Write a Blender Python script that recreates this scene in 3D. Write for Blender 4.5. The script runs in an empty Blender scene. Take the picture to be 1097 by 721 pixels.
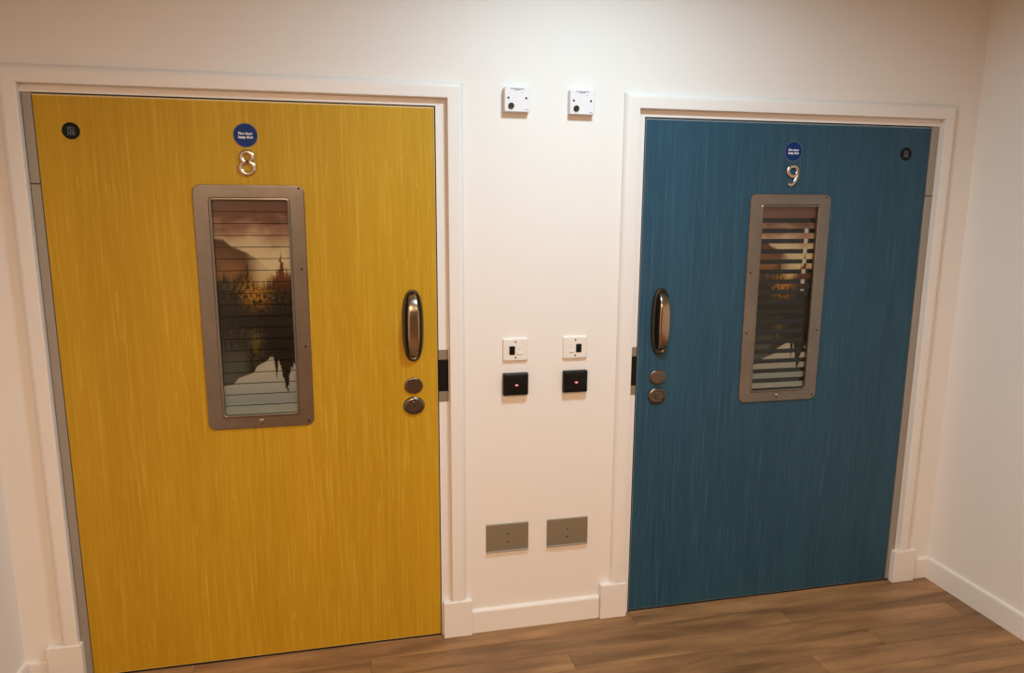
import bpy, bmesh, math, random
from mathutils import Matrix, Vector

random.seed(7)
scene = bpy.context.scene
COL = scene.collection

# ------------------------------------------------------------------ camera
CAM_LOC = (0.9569, -2.6479, 1.7032)
YAW, PITCH, ROLL = -0.2212, -0.1797, -0.0052
cam_data = bpy.data.cameras.new('camera')
cam_data.sensor_width = 36.0
cam_data.lens = 776.2 / 1097 * 36.0
cam_data.clip_start = 0.02
cam = bpy.data.objects.new('camera', cam_data)
COL.objects.link(cam)
_rz = Matrix.Rotation(YAW, 3, 'Z'); _rx = Matrix.Rotation(PITCH, 3, 'X'); _rr = Matrix.Rotation(ROLL, 3, 'Y')
_R = _rz @ _rx @ _rr
_right, _fwd, _up = _R.col[0], _R.col[1], _R.col[2]
cam.matrix_world = Matrix(((_right.x, _up.x, -_fwd.x, CAM_LOC[0]),
                           (_right.y, _up.y, -_fwd.y, CAM_LOC[1]),
                           (_right.z, _up.z, -_fwd.z, CAM_LOC[2]),
                           (0, 0, 0, 1)))
scene.camera = cam

# ------------------------------------------------------------------ world, lights, exposure
world = bpy.data.worlds.new('world'); scene.world = world
world.use_nodes = True
world.node_tree.nodes['Background'].inputs[0].default_value = (0.010, 0.008, 0.006, 1)
world.node_tree.nodes['Background'].inputs[1].default_value = 1.0
scene.view_settings.view_transform = 'Standard'
scene.view_settings.look = 'None'
scene.view_settings.exposure = 0.0
scene.view_settings.gamma = 1.0
scene.view_settings.use_curve_mapping = False

CEIL = 2.85

def area_light(name, loc, size, energy, color, spread=180):
    d = bpy.data.lights.new(name, 'AREA')
    d.shape = 'DISK'; d.size = size; d.energy = energy; d.color = color
    d.spread = math.radians(spread)
    o = bpy.data.objects.new(name, d); COL.objects.link(o)
    o.location = loc
    return o

# the recessed ceiling light in front of the pier between the doors, and the warm lobby light with an added fill
def lamp(loc, size, rgb, spread=172):
    e = max(rgb)
    return area_light('ceiling_lamp_or_fill', loc, size, e, tuple(c / e for c in rgb), spread)
lamp((1.80, -1.00, CEIL - 0.012), 0.30, (20.0, 27.4, 31.5), 160)      # cool lamp over the pier between the doors
lamp((0.75, -3.60, CEIL - 0.012), 0.30, (112.0, 72.0, 44.0), 172)      # warm lobby lamp behind the photographer
lamp((2.30, -3.80, CEIL - 0.012), 0.30, (30.0, 20.0, 13.0), 172)  # added warm fill, lifts the left side wall

# ------------------------------------------------------------------ node helpers
class G:
    """A material's node graph with small arithmetic helpers."""
    def __init__(self, name):
        self.m = bpy.data.materials.new(name); self.m.use_nodes = True
        self.t = self.m.node_tree; self.t.nodes.clear()
        self.out = self.t.nodes.new('ShaderNodeOutputMaterial')
    def n(self, kind, **kw):
        nd = self.t.nodes.new(kind)
        for k, v in kw.items(): setattr(nd, k, v)
        return nd
    def put(self, sock, v):
        if isinstance(v, bpy.types.NodeSocket): self.t.links.new(v, sock)
        elif isinstance(v, (tuple, list)) and len(v) == 3 and sock.type == 'RGBA': sock.default_value = (*v, 1)
        else: sock.default_value = v
    def math(self, op, a, b=None, c=None, clamp=False):
        nd = self.n('ShaderNodeMath', operation=op); nd.use_clamp = clamp
        self.put(nd.inputs[0], a)
        if b is not None: self.put(nd.inputs[1], b)
        if c is not None: self.put(nd.inputs[2], c)
        return nd.outputs[0]
    def add(self, a, b): return self.math('ADD', a, b)
    def sub(self, a, b): return self.math('SUBTRACT', a, b)
    def mul(self, a, b): return self.math('MULTIPLY', a, b)
    def step(self, a, lo, hi):
        nd = self.n('ShaderNodeMapRange', interpolation_type='SMOOTHSTEP')
        self.put(nd.inputs[0], a); nd.inputs[1].default_value = lo; nd.inputs[2].default_value = hi
        return nd.outputs[0]
    def mix(self, f, a, b, blend='MIX'):
        nd = self.n('ShaderNodeMix', data_type='RGBA', blend_type=blend)
        self.put(nd.inputs[0], f); self.put(nd.inputs[6], a); self.put(nd.inputs[7], b)
        return nd.outputs[2]
    def ramp(self, f, stops):
        nd = self.n('ShaderNodeValToRGB'); e = nd.color_ramp.elements
        while len(e) < len(stops): e.new(0.5)
        for el, (p, c) in zip(e, stops):
            el.position = p
            el.color = (c, c, c, 1) if isinstance(c, (int, float)) else (*c, 1)
        self.put(nd.inputs[0], f)
        return nd.outputs[0]
    def noise(self, vec, scale, detail=3, rough=0.5, dist=0.0):
        nd = self.n('ShaderNodeTexNoise')
        self.put(nd.inputs['Vector'], vec); nd.inputs['Scale'].default_value = scale
        nd.inputs['Detail'].default_value = detail; nd.inputs['Roughness'].default_value = rough
        nd.inputs['Distortion'].default_value = dist
        return nd.outputs['Fac']
    def coord(self, which='Object', scale=(1, 1, 1), loc=(0, 0, 0)):
        tc = self.n('ShaderNodeTexCoord'); mp = self.n('ShaderNodeMapping')
        self.t.links.new(tc.outputs[which], mp.inputs[0])
        mp.inputs['Scale'].default_value = scale
        self.put(mp.inputs['Location'], loc)
        return mp.outputs[0]
    def bsdf(self, color, rough=0.5, metal=0.0, spec=0.5, bump=None, bump_s=0.1, bump_d=0.002, emit=None, emit_s=0, aniso=None):
        p = self.n('ShaderNodeBsdfPrincipled')
        self.put(p.inputs['Base Color'], color); self.put(p.inputs['Roughness'], rough)
        self.put(p.inputs['Metallic'], metal); self.put(p.inputs['Specular IOR Level'], spec)
        if emit is not None:
            self.put(p.inputs['Emission Color'], emit); p.inputs['Emission Strength'].default_value = emit_s
        if bump is not None:
            b = self.n('ShaderNodeBump'); b.inputs['Strength'].default_value = bump_s; b.inputs['Distance'].default_value = bump_d
            self.put(b.inputs['Height'], bump); self.t.links.new(b.outputs[0], p.inputs['Normal'])
        self.t.links.new(p.outputs[0], self.out.inputs[0])
        return self.m

def srgb(r, g, b):
    f = lambda c: (c / 255 / 12.92) if c / 255 <= 0.04045 else ((c / 255 + 0.055) / 1.055) ** 2.4
    return (f(r), f(g), f(b))

def mat_paint(name, col, rough=0.55, scale=90, bump=0.06, spec=0.3):
    g = G(name); v = g.coord()
    n1 = g.noise(v, 1.3, 3); n2 = g.noise(v, scale, 4)
    dark = tuple(c * 0.955 for c in col)
    return g.bsdf(g.mix(n1, col, dark), rough, 0, spec, n2, bump, 0.001)

def mat_plain(name, col, rough=0.4, metal=0.0, spec=0.5):
    g = G(name); v = g.coord()
    n = g.noise(v, 40, 3)
    return g.bsdf(g.mix(n, tuple(c * 0.93 for c in col), col), rough, metal, spec)

def mat_brushed(name, col, rough=0.32, along='Z', stain=0.25, metal=1.0):
    g = G(name)
    sc = {'Z': (260, 260, 4), 'X': (4, 260, 260)}[along]
    n = g.noise(g.coord(scale=sc), 1.0, 4, 0.6)
    blot = g.noise(g.coord(), 9, 4, 0.6)
    c = g.mix(g.mul(g.step(blot, 0.35, 0.75), stain), col, tuple(x * 0.6 for x in col))
    c = g.mix(g.mul(n, 0.25), c, tuple(min(1, x * 1.25) for x in col))
    r = g.add(g.mul(n, 0.16), rough - 0.08)
    return g.bsdf(c, r, metal, 0.4, n, 0.05, 0.0005)

def mat_grain(name, base, light, dark, seed):
    """Printed wood grain laminate: fine vertical pores with cathedral arches."""
    g = G(name)
    off = (seed * 3.1, seed * 1.7, seed)
    fine = g.noise(g.coord(scale=(360, 1, 5), loc=off), 1.0, 3, 0.55)
    mid = g.noise(g.coord(scale=(75, 1, 2.2), loc=off), 1.0, 3, 0.55)
    wide = g.noise(g.coord(scale=(7, 1, 0.7), loc=off), 1.0, 3, 0.5)
    # cathedral rings: distance from a slow axis, bent along the height
    sep = g.n('ShaderNodeSeparateXYZ'); g.put(sep.inputs[0], g.coord(loc=off))
    ring = g.add(g.mul(sep.outputs[0], 16.0), g.mul(wide, 15.0))
    ring = g.math('FRACT', ring)
    ring = g.mul(g.step(ring, 0.62, 0.92), g.sub(1.0, g.step(ring, 0.93, 1.0)))
    streak = g.step(fine, 0.42, 0.72)
    f = g.math('MAXIMUM', g.mul(streak, g.add(0.25, g.mul(g.step(mid, 0.42, 0.66), 0.75))), g.mul(g.mul(ring, streak), 1.0), clamp=True)
    c = g.mix(g.step(wide, 0.3, 0.7), dark, base)
    c = g.mix(g.mul(g.step(mid, 0.35, 0.65), 0.5), c, base)
    c = g.mix(g.mul(f, 0.75), c, light)
    return g.bsdf(c, 0.45, 0, 0.30, fine, 0.05, 0.0006)

def mat_glass(name):
    g = G(name)
    tr = g.n('ShaderNodeBsdfTransparent'); tr.inputs[0].default_value = (0.93, 0.95, 0.94, 1)
    gl = g.n('ShaderNodeBsdfGlossy'); gl.inputs['Roughness'].default_value = 0.02
    fr = g.n('ShaderNodeFresnel'); fr.inputs[0].default_value = 1.22
    mx = g.n('ShaderNodeMixShader')
    g.t.links.new(fr.outputs[0], mx.inputs[0]); g.t.links.new(tr.outputs[0], mx.inputs[1]); g.t.links.new(gl.outputs[0], mx.inputs[2])
    g.t.links.new(mx.outputs[0], g.out.inputs[0])
    return g.m

def mat_picture(name):
    """Printed lake sunset, UV 0..1 over the whole vision panel."""
    g = G(name)
    tc = g.n('ShaderNodeTexCoord'); sep = g.n('ShaderNodeSeparateXYZ')
    g.t.links.new(tc.outputs['UV'], sep.inputs[0]); u, v = sep.outputs[0], sep.outputs[1]
    def sc(su, sv):
        mp = g.n('ShaderNodeMapping'); g.t.links.new(tc.outputs['UV'], mp.inputs[0])
        mp.inputs['Scale'].default_value = (su, sv, 1); return mp.outputs[0]
    cloud = g.noise(sc(3, 18), 1.0, 4)
    u2 = g.add(u, g.mul(g.sub(g.noise(sc(2, 70), 1.0, 2, 0.6), 0.5), 0.075))      # ragged spruce outlines
    jag = g.math('ADD', g.mul(g.noise(sc(38, 5), 1.0, 4, 0.8), 0.6), g.mul(g.noise(sc(120, 16), 1.0, 3, 0.7), 0.4))
    leaf = g.noise(sc(26, 44), 1.0, 4, 0.65)
    soft = g.noise(sc(5, 9), 1.0, 3)
    # sky
    vv = g.add(v, g.mul(g.sub(cloud, 0.5), 0.20))
    sky = g.ramp(vv, [(0.58, srgb(244, 216, 150)), (0.70, srgb(244, 236, 206)), (0.80, srgb(232, 218, 194)),
                      (0.86, srgb(186, 150, 130)), (0.92, srgb(134, 96, 86)), (1.0, srgb(128, 98, 90))])
    # mountain
    ridge = g.add(g.ramp(u, [(0, .83), (.11, .826), (.22, .793), (.42, .765), (.52, .742), (.62, .715), (.75, .66), (1, .60)]),
                  g.mul(g.sub(jag, 0.5), 0.018))
    mcol = g.ramp(g.add(v, g.mul(u, 0.12)), [(0.62, srgb(160, 122, 76)), (0.72, srgb(150, 108, 74)), (0.79, srgb(112, 78, 58)), (0.84, srgb(84, 56, 48))])
    mcol = g.mix(g.mul(g.step(soft, 0.4, 0.7), 0.45), mcol, srgb(96, 66, 50))
    c = g.mix(g.mul(g.step(g.sub(ridge, v), -0.006, 0.010), g.sub(1.0, g.mul(g.step(u, 0.36, 0.64), 0.85))), sky, mcol)
    # forest on the far shore
    top = g.add(g.ramp(u2, [(0, .65), (.10, .67), (.2, .64), (.33, .68), (.41, .72), (.46, .65), (.58, .62), (.66, .64), (.74, .66), (.81, .685), (.84, .70), (.868, .79), (.90, .70), (.96, .68), (1, .67)]),
                g.add(g.mul(g.sub(jag, 0.5), 0.20), g.mul(g.sub(leaf, 0.5), 0.05)))
    fcol = g.mix(g.step(leaf, 0.4, 0.7), srgb(14, 14, 12), srgb(84, 74, 52))
    du = g.math('ABSOLUTE', g.sub(u, 0.50)); dv = g.math('ABSOLUTE', g.sub(v, 0.575))
    glow = g.sub(1.0, g.math('SQRT', g.add(g.math('POWER', g.mul(du, 3.6), 2.0), g.math('POWER', g.mul(dv, 8.0), 2.0))))
    glow = g.math('MAXIMUM', glow, 0.0)
    gl = g.mul(g.mul(glow, 1.6), g.step(leaf, 0.35, 0.68))
    fcol = g.mix(g.math('MINIMUM', gl, 1.0), fcol, srgb(206, 150, 58))
    red = g.mul(g.step(u, 0.58, 0.85), g.mul(g.step(v, 0.56, 0.66), 0.7))
    fcol = g.mix(red, fcol, srgb(140, 72, 38))
    deep = g.mul(g.step(v, 0.56, 0.50), 0.8)
    deepf = g.n('ShaderNodeMapRange'); deepf.interpolation_type = 'SMOOTHSTEP'
    g.put(deepf.inputs[0], v); deepf.inputs[1].default_value = 0.47; deepf.inputs[2].default_value = 0.56
    deepf.inputs[3].default_value = 0.8; deepf.inputs[4].default_value = 0.0
    fcol = g.mix(deepf.outputs[0], fcol, srgb(20, 21, 19))
    c = g.mix(g.step(g.sub(top, v), -0.010, 0.040), c, fcol)
    # lake: mirrored forest and pale water below it
    rcol = g.mix(g.step(leaf, 0.42, 0.66), srgb(16, 17, 15), srgb(72, 74, 64))
    gu = g.math('ABSOLUTE', g.sub(u, 0.47)); gv = g.math('ABSOLUTE', g.sub(v, 0.34))
    gg = g.math('MAXIMUM', g.sub(1.0, g.add(g.mul(gu, 9.0), g.mul(gv, 10.0))), 0.0)
    rcol = g.mix(g.mul(gg, g.step(leaf, 0.3, 0.6)), rcol, srgb(128, 116, 48))
    grey = g.mul(g.sub(1.0, g.step(u, 0.28, 0.40)), g.sub(1.0, g.step(v, 0.24, 0.36)))
    rcol = g.mix(g.mul(grey, 0.85), rcol, srgb(84, 92, 94))
    rcol = g.mix(g.step(u, 0.56, 0.68), rcol, srgb(16, 16, 15))
    c = g.mix(g.sub(1.0, g.step(v, 0.40, 0.44)), c, rcol)
    shore = g.ramp(g.mix(g.step(u, 0.6, 0.68), u, u2), [(0, .14), (.13, .146), (.21, .176), (.42, .20), (.47, .23), (.60, .252), (.66, .27), (.70, .26), (.725, .17),
                       (.76, .25), (.80, .20), (.865, .088), (.92, .20), (1, .24)])
    shore = g.add(shore, g.mul(g.mul(g.sub(jag, 0.5), 0.22), g.step(u, 0.60, 0.70)))
    water = g.ramp(v, [(0.0, srgb(176, 190, 192)), (0.06, srgb(150, 170, 184)), (0.12, srgb(172, 184, 192)), (0.25, srgb(206, 206, 204))])
    c = g.mix(g.step(g.sub(shore, v), -0.004, 0.004), c, water)
    return g.bsdf(c, 0.35, 0, 0.4)

def mat_plank(name):
    g = G(name)
    oi = g.n('ShaderNodeObjectInfo'); rnd = oi.outputs['Random']
    cmb = g.n('ShaderNodeCombineXYZ'); g.put(cmb.inputs[0], g.mul(rnd, 37.0)); g.put(cmb.inputs[1], g.mul(rnd, 91.0))
    n1 = g.noise(g.coord(scale=(1.6, 12, 1), loc=cmb.outputs[0]), 1.0, 5, 0.6, 0.4)
    n2 = g.noise(g.coord(scale=(5, 160, 1), loc=cmb.outputs[0]), 1.0, 3, 0.6)
    n3 = g.noise(g.coord(scale=(2.5, 6, 1), loc=cmb.outputs[0]), 1.0, 3, 0.5)
    c = g.mix(g.step(n1, 0.25, 0.75), srgb(112, 82, 54), srgb(176, 133, 88))
    c = g.mix(g.mul(g.step(n3, 0.45, 0.75), 0.45), c, srgb(98, 66, 42))
    c = g.mix(g.mul(n2, 0.2), c, srgb(84, 60, 42))
    tone = g.n('ShaderNodeHueSaturation'); g.put(tone.inputs['Color'], c)
    g.put(tone.inputs['Value'], g.add(0.84, g.mul(rnd, 0.34)))
    return g.bsdf(tone.outputs[0], 0.42, 0, 0.4, n2, 0.06, 0.0006)

M = {
    'wall': mat_paint('painted_plaster', (0.80, 0.775, 0.735), 0.6),
    'wall_bounce_cut': mat_paint('bounce_cut_brown', (0.24, 0.19, 0.15), 0.7),  # unseen wall, darkened to cut bounced light and dim the steel reflections
    'ceiling': mat_paint('ceiling_paint', (0.52, 0.49, 0.45), 0.8),  # unseen ceiling, toned down to cut bounced light
    'trim': mat_paint('satin_white_gloss', (0.79, 0.765, 0.73), 0.36, 30, 0.03, 0.4),
    'yellow': mat_grain('yellow_laminate', srgb(187, 146, 27), srgb(206, 172, 62), srgb(178, 137, 22), 1.0),
    'blue': mat_grain('blue_laminate', srgb(38, 76, 97), srgb(58, 100, 120), srgb(33, 69, 89), 4.0),
    'lip_yellow': mat_plain('yellow_lipping', srgb(214, 190, 130), 0.4),
    'lip_blue': mat_plain('blue_lipping', srgb(120, 135, 140), 0.4),
    'alu': mat_brushed('satin_aluminium', srgb(158, 152, 142), 0.55, 'Z', 0.1, 0.35),
    'steel': mat_brushed('brushed_steel', srgb(136, 132, 126), 0.36, 'Z', 0.45),
    'bronze': mat_brushed('polished_handle_metal', srgb(158, 146, 130), 0.24, 'X', 0.1),
    'dark_bronze': mat_brushed('dark_handle_metal', srgb(92, 84, 74), 0.30, 'X', 0.1),
    'chrome': mat_plain('chrome', srgb(206, 198, 186), 0.24, 1.0),
    'plate': mat_brushed('grey_plate_metal', srgb(142, 132, 112), 0.55, 'X', 0.1, 0.45),
    'screw': mat_plain('screw_metal', srgb(70, 62, 54), 0.4, 0.9),
    'black': mat_plain('black_plastic', (0.005, 0.005, 0.005), 0.4, 0, 0.25),
    'void': mat_plain('dark_recess', (0.006, 0.006, 0.008), 0.5),
    'reflection': mat_plain('pale_reflection', (0.82, 0.88, 0.96), 0.4),
    'navy': mat_plain('dark_blind_back', srgb(60, 69, 83), 0.4, 0, 0.2),
    'lock_metal': mat_brushed('lock_metal', srgb(112, 108, 102), 0.28, 'X', 0.2),
    'white_plastic': mat_plain('white_plastic', (0.78, 0.77, 0.79), 0.3),
    'ivory_plastic': mat_plain('ivory_plastic', (0.80, 0.78, 0.73), 0.3),
    'sign_blue': mat_plain('sign_blue', srgb(10, 50, 108), 0.45, 0, 0.2),
    'sign_dark': mat_plain('sign_dark', srgb(12, 13, 16), 0.5, 0, 0.2),
    'print_white': mat_plain('white_print', (0.80, 0.82, 0.85), 0.5),
    'print_grey': mat_plain('grey_print', srgb(104, 110, 120), 0.5, 0, 0.2),
    'ink': mat_plain('grey_ink', srgb(96, 94, 98), 0.5),
    'glass': mat_glass('clear_glass'),
    'picture': mat_picture('landscape_print'),
    'plank': mat_plank('wood_plank'),
    'subfloor': mat_plain('dark_subfloor', srgb(36, 27, 20), 0.8),
}
_g = G('reader_led'); M['led'] = _g.bsdf((0.9, 0.3, 0.35), 0.4, emit=(1.0, 0.42, 0.48), emit_s=0.9)
_g = G('led_halo'); M['led_red'] = _g.bsdf((0.10, 0.004, 0.008), 0.3)

# ------------------------------------------------------------------ mesh helpers
def link(name, bm, mat, parent=None, smooth=False, sharp=35):
    bmesh.ops.recalc_face_normals(bm, faces=bm.faces)
    me = bpy.data.meshes.new(name)
    bm.to_mesh(me); bm.free()
    if mat is not None: me.materials.append(mat)
    if smooth:
        for p in me.polygons: p.use_smooth = True
        me.set_sharp_from_angle(angle=math.radians(sharp))
    o = bpy.data.objects.new(name, me); COL.objects.link(o)
    if smooth:
        wn = o.modifiers.new('weighted_normal', 'WEIGHTED_NORMAL'); wn.keep_sharp = True; wn.weight = 80
    if parent is not None: o.parent = parent
    return o

def empty(name, loc=(0, 0, 0)):
    o = bpy.data.objects.new(name, None); COL.objects.link(o)
    o.location = loc; o.empty_display_size = 0.05
    return o

def tag(o, label=None, cat=None, group=None, kind=None):
    for k, v in (('label', label), ('category', cat), ('group', group), ('kind', kind)):
        if v: o[k] = v
    return o

def box(bm, x0, x1, y0, y1, z0, z1, bevel=0.0, seg=2):
    r = bmesh.ops.create_cube(bm, size=1.0)
    for v in r['verts']:
        v.co = Vector((x0 + (v.co.x + .5) * (x1 - x0), y0 + (v.co.y + .5) * (y1 - y0), z0 + (v.co.z + .5) * (z1 - z0)))
    if bevel > 0:
        es = {e for v in r['verts'] for e in v.link_edges}
        bmesh.ops.bevel(bm, geom=list(es), offset=bevel, segments=seg, profile=0.5, affect='EDGES')
    return bm

def boxes(*bs, bevel=0.0, seg=2):
    bm = bmesh.new()
    for b in bs: box(bm, *b, bevel=bevel, seg=seg)
    return bm

def loft(bm, loops, cap_first=False, cap_last=False, close=False):
    """Quads between successive closed loops of points."""
    vs = [[bm.verts.new(p) for p in lp] for lp in loops]
    n = len(vs[0])
    pairs = list(zip(vs, vs[1:])) + ([(vs[-1], vs[0])] if close else [])
    for a, b in pairs:
        for i in range(n):
            j = (i + 1) % n
            bm.faces.new((a[i], a[j], b[j], b[i]))
    if cap_first: bm.faces.new(list(reversed(vs[0])))
    if cap_last: bm.faces.new(vs[-1])
    return bm

def rrect(cx, cz, hw, hh, r, y, seg=6):
    pts = []
    r = max(r, 1e-5)
    for qx, qz, a0 in ((1, 1, 0), (-1, 1, 90), (-1, -1, 180), (1, -1, 270)):
        for k in range(seg + 1):
            a = math.radians(a0 + 90 * k / seg)
            pts.append((cx + qx * (hw - r) + r * math.cos(a), y, cz + qz * (hh - r) + r * math.sin(a)))
    return pts

def ellipse(cx, cz, rx, rz, y, n=32):
    return [(cx + rx * math.cos(2 * math.pi * k / n), y, cz + rz * math.sin(2 * math.pi * k / n)) for k in range(n)]

def sweep(bm, path, rx, ry, closed, n=10):
    """Tube with an elliptical section along a path lying in an XZ plane (path entries (x, y, z))."""
    N = len(path); loops = []
    for i, p in enumerate(path):
        a = Vector(path[(i - 1) % N] if closed or i else path[0]); b = Vector(path[(i + 1) % N] if closed or i < N - 1 else path[-1])
        t = (b - a).normalized(); nrm = Vector((t.z, 0, -t.x)); yv = Vector((0, 1, 0))
        w = rx(i / (N - 1)) if callable(rx) else rx
        loops.append([Vector(p) + nrm * (w * math.cos(2 * math.pi * k / n)) + yv * (ry * math.sin(2 * math.pi * k / n)) for k in range(n)])
    return loft(bm, loops, cap_first=not closed, cap_last=not closed, close=closed)

def text_mesh(name, body, size, loc, mat, parent, align='CENTER', spacing=1.0, bold=0.0):
    cu = bpy.data.curves.new(name + '_curve', 'FONT')
    cu.body = body; cu.size = size; cu.align_x = 'CENTER'; cu.align_y = 'CENTER'; cu.extrude = 0.00015
    cu.space_line = spacing; cu.resolution_u = 3; cu.offset = bold
    tmp = bpy.data.objects.new(name + '_tmp', cu); COL.objects.link(tmp)
    bpy.context.view_layer.update()
    me = bpy.data.meshes.new_from_object(tmp.evaluated_get(bpy.context.evaluated_depsgraph_get()))
    bpy.data.objects.remove(tmp); bpy.data.curves.remove(cu)
    me.name = name
    rot = Matrix.Rotation(math.radians(90), 4, 'X')
    me.transform(Matrix.Translation(loc) @ rot)
    me.materials.clear(); me.materials.append(mat)
    o = bpy.data.objects.new(name, me); COL.objects.link(o); o.parent = parent
    return o

# ------------------------------------------------------------------ room shell
XL, XR = -0.215, 3.548            # left and right wall faces
YB = -7.0                         # wall behind the photographer
D8L, D8R, T8 = 0.0, 1.2665, 2.040      # door 8 leaf
D9L, D9R, T9 = 2.0656, 3.3248, 2.0265  # door 9 leaf
DZ9 = -0.0135
def struct(name, bm, mat, label, parent=None, smooth=False):
    o = link(name, bm, mat, parent, smooth)
    return tag(o, label, None, None, 'structure')

W0, W1 = 0.0, 0.12
op8 = (D8L - 0.062, D8R + 0.062, T8 + 0.06)
op9 = (D9L - 0.060, D9R + 0.078, T9 + 0.06)
struct('wall_back', boxes((XL, op8[0], W0, W1, 0, CEIL), (op8[1], op9[0], W0, W1, 0, CEIL), (op9[1], XR, W0, W1, 0, CEIL),
                          (op8[0], op8[1], W0, W1, op8[2], CEIL), (op9[0], op9[1], W0, W1, op9[2], CEIL)),
       M['wall'], 'off-white painted wall that holds both numbered doors')
struct('wall_left', boxes((XL - 0.1, XL, YB, W1, 0, CEIL)), M['wall'], 'off-white side wall beside the yellow door')
struct('wall_right', boxes((XR, XR + 0.1, YB, W1, 0, CEIL)), M['wall'], 'off-white side wall beside the blue door')
struct('wall_front', boxes((XL - 0.1, XR + 0.1, YB - 0.1, YB, 0, CEIL)), M['wall_bounce_cut'], 'unseen wall facing the two doors, browned to cut bounce')
struct('ceiling', boxes((XL - 0.1, XR + 0.1, YB - 0.1, W1, CEIL, CEIL + 0.1)), M['ceiling'], 'plain ceiling over the door lobby, darkened to cut bounce')
# the unlit far side of both doors
# floor: dark base with separate planks
floor = struct('floor', boxes((XL - 0.1, XR + 0.1, YB - 0.1, W1, -0.06, -0.004)), M['subfloor'], 'brown wood plank floor in front of the doors')
PW, PL, GAP = 0.1095, 1.722, 0.0007
first = {0: 2.066, 1: 2.708, 2: 1.732, 3: 2.978}
row = 0; y1 = 0.004
while y1 > YB:
    y0 = max(y1 - PW, YB)
    j = first.get(row, random.uniform(0, PL))
    x = j - PL * math.ceil((j - XL) / PL)
    while x < XR:
        a, b = max(x, XL), min(x + PL, XR)
        if b - a > 0.02:
            bm = boxes((-(b - a) / 2 + GAP, (b - a) / 2 - GAP, -(y1 - y0) / 2 + GAP, (y1 - y0) / 2 - GAP, -0.004, 0))
            o = link('plank', bm, M['plank'], floor); o.location = ((a + b) / 2, (y0 + y1) / 2, 0)
        x += PL
    y1 = y0; row += 1

# ------------------------------------------------------------------ skirting boards
def skirt_profile(h=0.097, d=0.015):
    return [(0, 0), (d, 0), (d, h - 0.012), (d - 0.002, h - 0.005), (d - 0.006, h - 0.001), (0, h)]
def skirting(name, p0, p1, nrm, label, h=0.097):
    bm = bmesh.new()
    a = [(p0[0] + nrm[0] * d, p0[1] + nrm[1] * d, z) for d, z in skirt_profile(h)]
    b = [(p1[0] + nrm[0] * d, p1[1] + nrm[1] * d, z) for d, z in skirt_profile(h)]
    loft(bm, [a, b], True, True)
    return struct(name, bm, M['trim'], label, smooth=True)
skirting('baseboard_middle', (1.390, 0), (1.928, 0), (0, -1), 'white skirting board on the wall pier between the two doors')
skirting('baseboard_left', (XL, 0), (-0.135, 0), (0, -1), 'short white skirting piece between yellow door casing and side wall')
skirting('baseboard_right', (3.4585, 0), (XR, 0), (0, -1), 'short white skirting piece between blue door casing and side wall')
skirting('baseboard_side_right', (XR, -0.0155), (XR, YB), (-1, 0), 'long white skirting board along the wall beside the blue door', 0.1)
skirting('baseboard_side_left', (XL, YB), (XL, -0.0155), (1, 0), 'long white skirting board along the wall beside the yellow door', 0.1)

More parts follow.
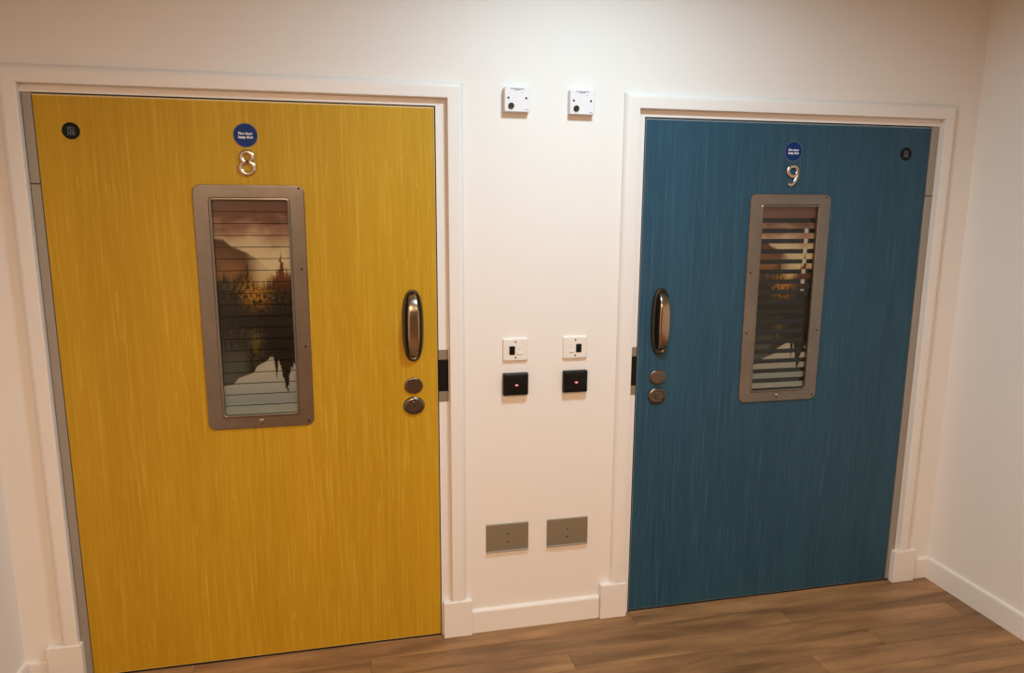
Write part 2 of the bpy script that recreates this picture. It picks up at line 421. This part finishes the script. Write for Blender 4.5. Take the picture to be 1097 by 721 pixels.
# ------------------------------------------------------------------ door casings
ARCH = [(0, 0.0), (0, -0.020), (0.0015, -0.0235), (0.006, -0.025), (0.036, -0.025), (0.044, -0.0235), (0.051, -0.019), (0.0555, -0.012), (0.058, -0.006), (0.058, 0.0)]
def casing(name, label, xi0, xi1, zi, leaf0, leaf1, top, plinths, keep, wood):
    r = empty(name, ((xi0 + xi1) / 2, 0, 0)); tag(r, label, None, None, 'structure')
    ox = -(xi0 + xi1) / 2
    P = lambda x, y, z: (x + ox, y, z)
    zb = 0.146
    for side, xi in ((-1, xi0), (1, xi1)):
        bm = bmesh.new()
        loft(bm, [[P(xi + side * d, y, zb) for d, y in ARCH], [P(xi + side * d, y, zi + d) for d, y in ARCH]], True, True)
        link('architrave', bm, M['trim'], r, True, 25)
    bm = bmesh.new()
    loft(bm, [[P(xi0 - d, y, zi + d) for d, y in ARCH], [P(xi1 + d, y, zi + d) for d, y in ARCH]], True, True)
    link('architrave', bm, M['trim'], r, True, 25)
    for a, b in plinths:
        bm = boxes((a + ox, b + ox, -0.0295, 0.0, 0.0, 0.152), bevel=0.003)
        link('plinth_block', bm, M['trim'], r, True, 50)
    # jambs and head of the frame, rebated behind the leaf
    k0, k1 = leaf0, leaf1
    def jamb(x0, x1, s0, s1, y0=0.0):
        link('frame_jamb', boxes((x0 + ox, x1 + ox, y0, W1, 0.0, top + 0.06), (s0 + ox, s1 + ox, 0.052, 0.10, 0, top - 0.012)), M['trim'], r)
    jamb(xi0 - 0.027, k0, k0, k0 + 0.016, 0.0005); jamb(k1, xi1 + 0.027, k1 - 0.016, k1, 0.0005)
    link('frame_head', boxes((k0 + ox, k1 + ox, 0.0005, W1, top + 0.0052, top + 0.06), (k0 + 0.016 + ox, k1 - 0.016 + ox, 0.052, 0.10, top - 0.012, top + 0.0052)), M['trim'], r)
    # added black strips that darken the gaps down the closing edge and along the head
    sa, sb = (k1 - 0.0042, k1 - 0.0004) if name == 'trim_1' else (k0 + 0.0004, k0 + 0.0042)
    link('gap_shade_strip', boxes((sa + ox, sb + ox, 0.006, 0.040, 0.004, top)), M['void'], r)
    link('gap_shade_strip', boxes((k0 + 0.001 + ox, k1 - 0.001 + ox, 0.006, 0.040, top + 0.0005, top + 0.0048)), M['void'], r)
    # lock keep let into the jamb
    x0, x1, z0, z1, e0, e1 = keep
    kp = link('lock_keep', boxes((x0 + ox, x1 + ox, -0.0012, 0.0035, z0, e0), (x0 + ox, x1 + ox, -0.0012, 0.0035, e1, z1), bevel=0.0006, seg=1), M['plate'], r)
    tag(kp, 'grey metal lock keep with a black centre')
    link('keep_recess', boxes((x0 + ox, x1 + ox, -0.001, 0.003, e0, e1)), M['black'], kp)
    bm = bmesh.new(); xm = (x0 + x1) / 2 + ox
    for zz in (e0 + 0.052, e0 + 0.062): box(bm, xm - 0.003, xm + 0.005, -0.0022, -0.001, zz, zz + 0.003, 0.0005, 1)
    link('keep_contact', bm, M['screw'], kp)
    return r
casing('trim_1', 'white architrave casing around the yellow door', -0.0315, 1.3105, 2.0695, D8L - 0.031, D8R + 0.0048, T8,
       [(-0.135, -0.0225), (1.276, 1.390)], (1.2705, 1.3075, 0.969, 1.169, 1.009, 1.131), 'yellow')
casing('trim_2', 'white architrave casing around the blue door', 2.0325, 3.3705, 2.0715 + DZ9, D9L - 0.0050, D9R + 0.0415, T9,
       [(1.930, 2.0435), (3.3445, 3.458)], (2.0350, 2.0605, 0.955, 1.150, 0.993, 1.113), 'blue')

# ------------------------------------------------------------------ doors
def screw(parent, x, z, y, r=0.0045, mat='screw'):
    bm = bmesh.new()
    loft(bm, [ellipse(x, z, r, r, y + 0.001, 14), ellipse(x, z, r * 0.95, r * 0.95, y - 0.0006, 14), ellipse(x, z, r * 0.6, r * 0.6, y - 0.0014, 14)], True, True)
    return link('screw', bm, M[mat], parent, True, 50)

def digit_path(ch):
    pts = []
    if ch == '8':
        return [[(0.0185 * math.cos(a), 0.0165 * math.sin(a) + 0.0195) for a in [2 * math.pi * k / 26 for k in range(26)]],
                [(0.0225 * math.cos(a), 0.0200 * math.sin(a) - 0.0165) for a in [2 * math.pi * k / 30 for k in range(30)]]]
    loop = [(0.021 * math.cos(a), 0.0195 * math.sin(a) + 0.0170) for a in [2 * math.pi * k / 28 for k in range(28)]]
    tail = []
    for k in range(22):
        t = k / 21; a = math.radians(8 - 120 * t)
        tail.append((-0.008 + 0.030 * math.cos(a) , 0.0165 + 0.052 * math.sin(a) * (1 if a < 0 else 1)))
    return [loop, tail]

def make_door(name, label, x0, w, top, dz, wood, lip, ch, hinge, lock_x, closed, screws, dig_x, sign_x, fd_x):
    """hinge -1: hinge strip at the left edge, +1: at the right edge. Local origin at the foot of the leaf's left edge."""
    d = empty(name, (x0, 0, 0)); tag(d, label, None, None, 'structure')
    TH, BOT = 0.045, 0.009
    px0, px1, pz0, pz1 = 0.4525, 0.8135, 0.909 + dz, 1.7655 + dz     # bezel outline
    cx, cz = (px0 + px1) / 2, (pz0 + pz1) / 2
    hw, hh = (px1 - px0) / 2, (pz1 - pz0) / 2
    iw, ih = 0.1235, 0.3775                                            # opening half sizes
    # leaf with a real opening for the vision panel
    hx0, hx1, hz0, hz1 = cx - iw - 0.006, cx + iw + 0.006, cz - ih - 0.006, cz + ih + 0.006
    bm = bmesh.new()
    xs = [0.0015, hx0, hx1, w - 0.0015]; zs = [BOT + 0.0015, hz0, hz1, top - 0.0045]
    grid = {}
    for j, y in enumerate((0.0, TH)):
        for i, x in enumerate(xs):
            for k, z in enumerate(zs): grid[i, j, k] = bm.verts.new((x, y, z))
    for j in (0, 1):
        for i in range(3):
            for k in range(3):
                if (i, k) != (1, 1): bm.faces.new([grid[i, j, k], grid[i + 1, j, k], grid[i + 1, j, k + 1], grid[i, j, k + 1]])
    def side(a, b): bm.faces.new([grid[a[0], 0, a[1]], grid[b[0], 0, b[1]], grid[b[0], 1, b[1]], grid[a[0], 1, a[1]]])
    ring = [(0, 0), (1, 0), (2, 0), (3, 0), (3, 1), (3, 2), (3, 3), (2, 3), (1, 3), (0, 3), (0, 2), (0, 1)]
    for a, b in zip(ring, ring[1:] + ring[:1]): side(a, b)
    hole = [(1, 1), (2, 1), (2, 2), (1, 2)]
    for a, b in zip(hole, hole[1:] + hole[:1]): side(a, b)
    link('door_leaf', bm, M[wood], d)
    # lipping: the thin pale edge that shows along the head and the closing edge
    link('edge_lipping', boxes((0, w, 0.0, TH, top - 0.0045, top)), M[lip], d)
    ex = (w - 0.0015, w) if hinge < 0 else (0, 0.0015)
    link('edge_lipping', boxes((ex[0], ex[1], 0.0, TH, BOT, top - 0.0045)), M[lip], d)
    link('edge_lipping', boxes((0.0015, w - 0.0015, 0.0, TH, BOT, BOT + 0.0015)), M[lip], d)
    # full-height hinge guard in two lengths
    a, b = (-0.0285, -0.0010) if hinge < 0 else (w + 0.0035, w + 0.0375)
    for z0, z1 in ((BOT, 1.7605 + dz), (1.7635 + dz, top + 0.004)):
        bm = boxes((a, b, -0.003, 0.030, z0, z1), bevel=0.002)
        s = link('hinge_strip', bm, M['alu'], d, True, 50)
        tag(s, 'satin grey metal hinge strip')
    # vision panel: bezel, slats, glass, back
    bm = bmesh.new()
    loft(bm, [rrect(cx, cz, hw, hh, 0.026, 0.0002), rrect(cx, cz, hw, hh, 0.026, -0.0035), rrect(cx, cz, hw - 0.0012, hh - 0.0012, 0.025, -0.0052),
              rrect(cx, cz, hw - 0.004, hh - 0.004, 0.023, -0.006),
              rrect(cx, cz, iw + 0.0095, ih + 0.0095, 0.013, -0.006), rrect(cx, cz, iw + 0.0065, ih + 0.0065, 0.011, -0.0095), rrect(cx, cz, iw + 0.0025, ih + 0.0025, 0.009, -0.0100),
              rrect(cx, cz, iw, ih, 0.008, -0.0085), rrect(cx, cz, iw, ih, 0.008, 0.010)])
    bz = link('vision_panel_frame', bm, M['steel'], d, True, 30)
    tag(bz, 'brushed steel frame around the slatted window')
    link('glass_pane', boxes((cx - iw - 0.004, cx + iw + 0.004, 0.0020, 0.0060, cz - ih - 0.004, cz + ih + 0.004)), M['glass'], bz)
    yb = 0.0400 if closed else 0.0150
    link('panel_back', boxes((cx - iw - 0.0055, cx + iw + 0.0055, yb, yb + 0.004, cz - ih - 0.0055, cz + ih + 0.0055)), M['navy' if not closed else 'void'], bz)
    zt, zb = cz + ih + 0.003, cz - ih - 0.003
    rows = []                                                          # (foot, head, depth) of each printed slat
    if closed:                                                         # rear slats fill the gaps: only a thin dark line per pair
        pitch, z = 0.0402, 1.6755
        rows.append((z + 0.0012, zt, 0.0080))
        while z > zb + 0.004:
            rows.append((max(z - 0.0215, zb), z - 0.0014, 0.0080))
            if z - 0.0210 > zb: rows.append((max(z - pitch + 0.0010, zb), z - 0.0210, 0.0098))
            z -= pitch
    else:                                                              # half open: front slats only, dark gaps between
        rows.append((1.6560, zt, 0.0080))
        for k in range(17): rows.append((max(0.9620 + 0.0415 * k - 0.0115, zb), 0.9620 + 0.0415 * k + 0.0115, 0.0080))
    for a, b, y in rows:
        if b - a < 0.002: continue
        bm = boxes((cx - iw - 0.003, cx + iw + 0.003, y, y + 0.0015, a, b))
        uv = bm.loops.layers.uv.new('UVMap')
        for f in bm.faces:
            for lp in f.loops:
                lp[uv].uv = ((lp.vert.co.x - cx + iw) / (2 * iw), (lp.vert.co.z - cz + ih) / (2 * ih))
        link('slat', bm, M['picture'], bz)
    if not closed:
        bm = boxes((cx + 0.082, cx + 0.098, 0.0112, 0.0138, cz + 0.035, cz + 0.310))  # pale bar stands in for a bright window reflection in the glass
        tag(link('reflection_bar', bm, M['reflection'], bz), 'pale painted rail seen between the slats')
        bm = boxes((cx + iw - 0.014, cx + iw + 0.003, 0.0112, 0.0138, cz - ih, cz + ih))
        link('blind_guide', bm, M['void'], bz)
    for sx, sz in screws: screw(bz, sx, sz, -0.006)
    # turn key at the foot of the frame
    kx, kz = cx - 0.002, pz0 + 0.0245
    bm = bmesh.new()
    loft(bm, [ellipse(kx, kz, 0.0105, 0.0105, -0.005, 22), ellipse(kx, kz, 0.0105, 0.0105, -0.0085, 22), ellipse(kx, kz, 0.008, 0.008, -0.0105, 22),
              ellipse(kx, kz, 0.0055, 0.0055, -0.0105, 22), ellipse(kx, kz, 0.004, 0.004, -0.008, 22)], False, True)
    tag(link('key_turn', bm, M['bronze'], bz, True, 40), 'round key turn for the slats')
    # pull handle: oval plate, bowed grip
    hx, hz = lock_x, 1.2635 + dz
    bm = bmesh.new()
    def oval(s, y):
        pts = []
        for t in range(48):
            a = 2 * math.pi * t / 48; c, sn = math.cos(a), math.sin(a)
            px = 0.0385 * s * math.copysign(abs(c) ** 0.80, c); pz = (0.1335 - (1 - s) * 0.0385) * math.copysign(abs(sn) ** 0.72, sn)
            pts.append((hx + px, y, hz + pz))
        return pts
    loft(bm, [oval(1.0, 0.0002), oval(1.0, -0.006), oval(0.95, -0.0095), oval(0.88, -0.0105), oval(0.80, -0.0080), oval(0.55, -0.0035)], True, True)
    hd = link('handle', bm, M['dark_bronze'], d, True, 40)
    tag(hd, 'oval bronze metal pull handle with bowed grip')
    bm = bmesh.new(); loops = []
    NS = 28
    for i in range(NS + 1):
        t = i / NS; s = -1 + 2 * t
        zc = hz + 0.001 + 0.1135 * math.copysign(abs(s) ** 0.85, s)
        out = (1 - abs(s) ** 3.2) ** 0.75
        yo = -0.006 - 0.040 * out
        th = 0.009
        hwid = 0.0140 + 0.0075 * (1 - abs(s) ** 2)
        # inclination so that the ribbon keeps its thickness where it dives into the plate
        ds = 0.01; s2 = min(1, max(-1, s + ds)); s1 = min(1, max(-1, s - ds))
        f = lambda q: (hz + 0.1135 * math.copysign(abs(q) ** 0.85, q), -0.006 - 0.040 * (1 - abs(q) ** 3.2) ** 0.75)
        (za, ya), (zb_, yb) = f(s1), f(s2)
        tv = Vector((0, yb - ya, zb_ - za)).normalized(); nv = Vector((0, -tv.z, tv.y))
        if nv.y > 0: nv = -nv
        c = Vector((hx, yo, zc)); loop = []
        for q in range(16):
            a = 2 * math.pi * q / 16; ca, sa = math.cos(a), math.sin(a)
            ex_ = math.copysign(abs(ca) ** 0.6, ca) * hwid
            ey_ = math.copysign(abs(sa) ** 0.7, sa) * th / 2
            p = c + Vector((ex_, 0, 0)) + nv * ey_
            p.y = min(p.y, -0.003)
            loop.append(p)
        loops.append(loop)
    loft(bm, loops, True, True)
    link('grip', bm, M['bronze'], hd, True, 45)
    # blank lock cover and keyed cylinder
    def disc(nm, zc, rx, rz, prof, lab, mat='steel'):
        bm = bmesh.new()
        loft(bm, [ellipse(lock_x - 0.001, zc, rx * s, rz * s, y) for s, y in prof], True, True)
        o = link(nm, bm, M[mat], d, True, 40); tag(o, lab); return o
    disc('lock_cover', 1.037 + dz, 0.0345, 0.0305, [(1, 0.0002), (1, -0.004), (0.94, -0.0062), (0.8, -0.007)], 'plain oval metal lock cover', 'lock_metal')
    lk = disc('lock_cylinder', 0.960 + dz, 0.0395, 0.0345, [(1, 0.0002), (1, -0.004), (0.93, -0.0075), (0.76, -0.0095), (0.72, -0.0065), (0.5, -0.006)], 'round metal lock with keyhole', 'lock_metal')
    lx, lz = lock_x - 0.001, 0.960 + dz
    bm = bmesh.new()
    loft(bm, [rrect(lx, lz, 0.0085, 0.0165, 0.0082, -0.0055), rrect(lx, lz, 0.0085, 0.0165, 0.0082, -0.0105), rrect(lx, lz, 0.0072, 0.0152, 0.007, -0.0115)], True, True)
    link('cylinder_face', bm, M['lock_metal'], lk, True, 40)
    bm = bmesh.new(); box(bm, lx - 0.0012, lx + 0.0012, -0.0122, -0.0110, lz - 0.003, lz + 0.010)
    link('keyhole', bm, M['void'], lk)
    # numeral
    zc = (1.8385 if ch == '8' else 1.8375) + dz
    bm = bmesh.new()
    for i, pth in enumerate(digit_path(ch)):
        closed_p = (ch == '8') or i == 0
        sweep(bm, [(dig_x + p[0], -0.0045, zc + p[1]) for p in pth], 0.0072, 0.0050, closed_p, 10)
    nm = link('numeral', bm, M['chrome'], d, True, 60); tag(nm, f'polished metal house numeral {ch}')
    # round safety sign
    zc = 1.9285 + dz * 0.8
    bm = bmesh.new(); loft(bm, [ellipse(sign_x, zc, 0.0395, 0.0395, 0.0002, 40), ellipse(sign_x, zc, 0.0395, 0.0395, -0.0010, 40)], True, True)
    sg = link('safety_sign', bm, M['sign_blue'], d); tag(sg, 'round blue sign reading Fire door keep shut')
    bm = bmesh.new(); loft(bm, [ellipse(sign_x, zc, 0.0395, 0.0395, -0.0010, 40), ellipse(sign_x, zc, 0.0395, 0.0395, -0.0013, 40), ellipse(sign_x, zc, 0.0375, 0.0375, -0.0013, 40), ellipse(sign_x, zc, 0.0375, 0.0375, -0.0010, 40)], close=True)
    link('sign_rim', bm, M['print_grey'], sg)
    text_mesh('lettering', 'Fire door\nkeep shut', 0.0118, (sign_x, -0.0012, zc - 0.0005), M['print_white'], sg, bold=0.0004)
    # round fire rating disc
    zc = 1.9290 + dz * 0.8
    bm = bmesh.new(); loft(bm, [ellipse(fd_x, zc, 0.0265, 0.0265, 0.0002, 32), ellipse(fd_x, zc, 0.0265, 0.0265, -0.0010, 32)], True, True)
    sg = link('rating_disc', bm, M['sign_dark'], d); tag(sg, 'small round black disc reading FD 30S')
    text_mesh('lettering', 'FD\n30S', 0.0170, (fd_x, -0.0012, zc - 0.001), M['print_grey'], sg, spacing=0.8, bold=0.0003)
    return d

s8 = [(0.794, 1.478), (0.796, 1.755), (0.795, 1.201), (0.795, 0.926)]
make_door('door_1', 'yellow wood-grain door numbered 8 with a slatted window', D8L, D8R - D8L, T8, 0.0, 'yellow', 'lip_yellow', '8', -1, 1.1775, True,
          s8, 0.633, 0.632, 0.103)
s9 = [(0.470, 1.438), (0.793, 1.739), (0.470, 1.190), (0.795, 1.193), (0.795, 0.915)]
make_door('door_2', 'blue wood-grain door numbered 9 with an open slatted window', D9L, D9R - D9L, T9, DZ9, 'blue', 'lip_blue', '9', 1, 0.0895, False,
          s9, 0.630, 0.629, 1.1495)

# ------------------------------------------------------------------ wall fittings between the doors
def key_switch(x, z, label):
    """White surface box with key barrel, two screw holes and a line of small print; centre of its back at x, z."""
    t = empty('key_switch', (x, 0, z)); tag(t, label, 'switch', 'white key switches between the doors')
    bm = bmesh.new(); w, h = 0.0465, 0.0425
    loft(bm, [rrect(0, 0, w, h, 0.002, 0.0, 3), rrect(0, 0, w, h, 0.002, -0.0165, 3), rrect(0, 0, w - .001, h - .001, 0.002, -0.0178, 3)], True, True)
    link('back_box', bm, M['white_plastic'], t, True, 40)
    bm = bmesh.new()
    loft(bm, [rrect(0, 0, w, h, 0.003, -0.0183, 3), rrect(0, 0, w, h, 0.003, -0.0245, 3), rrect(0, 0, w - .0015, h - .0015, 0.003, -0.0265, 3)], True, True)
    fp = link('face_plate', bm, M['white_plastic'], t, True, 40)
    for sx in (-0.0325, 0.0325): screw(fp, sx, 0.005, -0.0265, 0.0042)
    bm = bmesh.new(); kx, kz = -0.0225, -0.0225
    loft(bm, [ellipse(kx, kz, 0.0105, 0.0105, -0.0255, 22), ellipse(kx, kz, 0.0105, 0.0105, -0.0310, 22), ellipse(kx, kz, 0.009, 0.009, -0.0325, 22), ellipse(kx, kz, 0.006, 0.006, -0.0320, 22)], True, True)
    kb = link('key_barrel', bm, M['screw'], t, True, 40)
    link('keyhole', boxes((kx - 0.001, kx + 0.001, -0.0331, -0.0317, kz - 0.005, kz + 0.005)), M['void'], kb)
    bm = bmesh.new(); random.seed(3)
    for zz, hwid, hh in ((0.0365, 0.0245, 0.0014), (0.0325, 0.0120, 0.0011)):
        xx = -hwid
        while xx < hwid:
            l = random.uniform(0.003, 0.007); box(bm, xx, min(xx + l, hwid), -0.0268, -0.0264, zz - hh, zz + hh); xx += l + 0.0012
    box(bm, 0.029, 0.038, -0.0268, -0.0264, -0.0355, -0.0335)
    box(bm, 0.0165, 0.0195, -0.0268, -0.0264, 0.022, 0.025)
    tag(link('small_print', bm, M['ink'], fp), kind='stuff')
    return t
key_switch(1.5615, 2.0730, 'white key switch box high on the wall, beside the yellow door')
key_switch(1.8040, 2.0715, 'white key switch box high on the wall, beside the blue door')

def spur_switch(x, z, flip, label):
    """White switched plate: neon window and rocker in a row, screws above and below."""
    t = empty('spur_switch', (x, 0, z)); tag(t, label, 'switch', 'white switched plates between the doors')
    bm = bmesh.new(); w, h = 0.0490, 0.0445
    loft(bm, [rrect(0, 0, w, h, 0.005, 0.0), rrect(0, 0, w, h, 0.005, -0.004), rrect(0, 0, w - .003, h - .003, 0.005, -0.0085), rrect(0, 0, w - .009, h - .009, 0.004, -0.010)], True, True)
    link('face_plate', bm, M['ivory_plastic'], t, True, 40)
    s = -1 if not flip else 1
    bm = bmesh.new(); loft(bm, [rrect(s * 0.0135, -0.002, 0.0110, 0.0165, 0.003, -0.0095), rrect(s * 0.0135, -0.002, 0.0110, 0.0165, 0.003, -0.0118), rrect(s * 0.0135, -0.002, 0.009, 0.0145, 0.003, -0.0124)], True, True)
    link('fuse_carrier', bm, M['black'], t, True, 40)
    cx = -s * 0.0155
    bm = bmesh.new()
    vs = []
    for x_ in (cx - 0.0095, cx + 0.0095):
        for y_, z_ in ((-0.0095, 0.0155), (-0.0108, 0.0155), (-0.0112, -0.001), (-0.0132, -0.0155), (-0.0095, -0.0155)):
            vs.append(bm.verts.new((x_, y_, z_)))
    for i in range(5): bm.faces.new((vs[i], vs[(i + 1) % 5], vs[5 + (i + 1) % 5], vs[5 + i]))
    bm.faces.new(vs[:5]); bm.faces.new(list(reversed(vs[5:])))
    rk = link('rocker', bm, M['ivory_plastic'], t)
    bm = bmesh.new(); box(bm, cx - 0.0012, cx + 0.0012, -0.0128, -0.0112, -0.0015, 0.0012)
    link('rocker_mark', bm, M['ink'], rk)
    for zz in (0.0305, -0.0305): screw(t, 0.0, zz, -0.0098, 0.0035)
    return t
spur_switch(1.5645, 1.1595, False, 'white switched wall plate above a card reader, beside the yellow door')
spur_switch(1.8025, 1.1595, True, 'white switched wall plate above a card reader, beside the blue door')

def card_reader(x, z, label):
    t = empty('card_reader', (x, 0, z)); tag(t, label, 'card reader', 'black card readers between the doors')
    w, h = 0.0490, 0.0430
    def outline(s, y):
        pts = []
        for p in rrect(0, 0, w * s, h * s, 0.004 * s, y, 4):
            bx = 0.0030 * (1 - (p[2] / (h * s)) ** 2); bz = 0.0030 * (1 - (p[0] / (w * s)) ** 2)
            pts.append((p[0] + (bx if p[0] > 0 else -bx * 0.2), p[1], p[2] + (bz * 0.2 if p[2] > 0 else -bz)))
        return pts
    bm = bmesh.new()
    loft(bm, [outline(0.97, 0.0), outline(1.0, -0.003), outline(1.0, -0.016), outline(0.97, -0.0195), outline(0.88, -0.0225), outline(0.45, -0.0240)], True, True)
    link('reader_body', bm, M['black'], t, True, 50)
    bm = bmesh.new(); loft(bm, [ellipse(0.002, -0.0025, 0.0085, 0.0065, -0.0238, 24), ellipse(0.002, -0.0025, 0.0085, 0.0065, -0.0245, 24)], True, True)  # flat dark red disc paints the glow around the lamp
    lens = link('lamp_halo', bm, M['led_red'], t)
    # small heart-shaped lamp
    pts = []
    for k in range(28):
        a = 2 * math.pi * k / 28
        hx = 16 * math.sin(a) ** 3; hz = 13 * math.cos(a) - 5 * math.cos(2 * a) - 2 * math.cos(3 * a) - math.cos(4 * a)
        pts.append((0.002 + hx * 0.00036, hz * 0.00022 - 0.0022))
    bm = bmesh.new(); loft(bm, [[(p[0], -0.0243, p[1]) for p in pts], [(p[0], -0.0250, p[1]) for p in pts]], True, True)
    tag(link('indicator_lamp', bm, M['led'], lens), 'glowing pink lamp')
    return t
card_reader(1.5645, 1.0265, 'black card reader with a pink light, beside the yellow door')
card_reader(1.8030, 1.0260, 'black card reader with a pink light, beside the blue door')

def blank_plate(x, z, label):
    t = empty('blank_plate', (x, 0, z)); tag(t, label, 'wall plate', 'grey blank plates low on the wall')
    w, h = 0.0860, 0.0590
    bm = bmesh.new()
    loft(bm, [rrect(0, 0, w, h, 0.0012, 0.0, 2), rrect(0, 0, w, h, 0.0012, -0.0045, 2), rrect(0, 0.0035, w - 0.0015, h - 0.005, 0.001, -0.0062, 2)], True, True)
    link('plate', bm, M['plate'], t)
    bm = boxes((-w + 0.0005, w - 0.0005, -0.0105, -0.0040, -h + 0.0015, -h + 0.0065), bevel=0.0008, seg=1)
    tag(link('bottom_lip', bm, M['alu'], t), 'brighter lower lip')
    for zz in (0.0150, -0.0190): screw(t, 0.0, zz, -0.0060, 0.0038)
    return t
blank_plate(1.5370, 0.3955, 'grey blank metal plate above the skirting, beside the yellow door')
blank_plate(1.7865, 0.3945, 'grey blank metal plate above the skirting, beside the blue door')
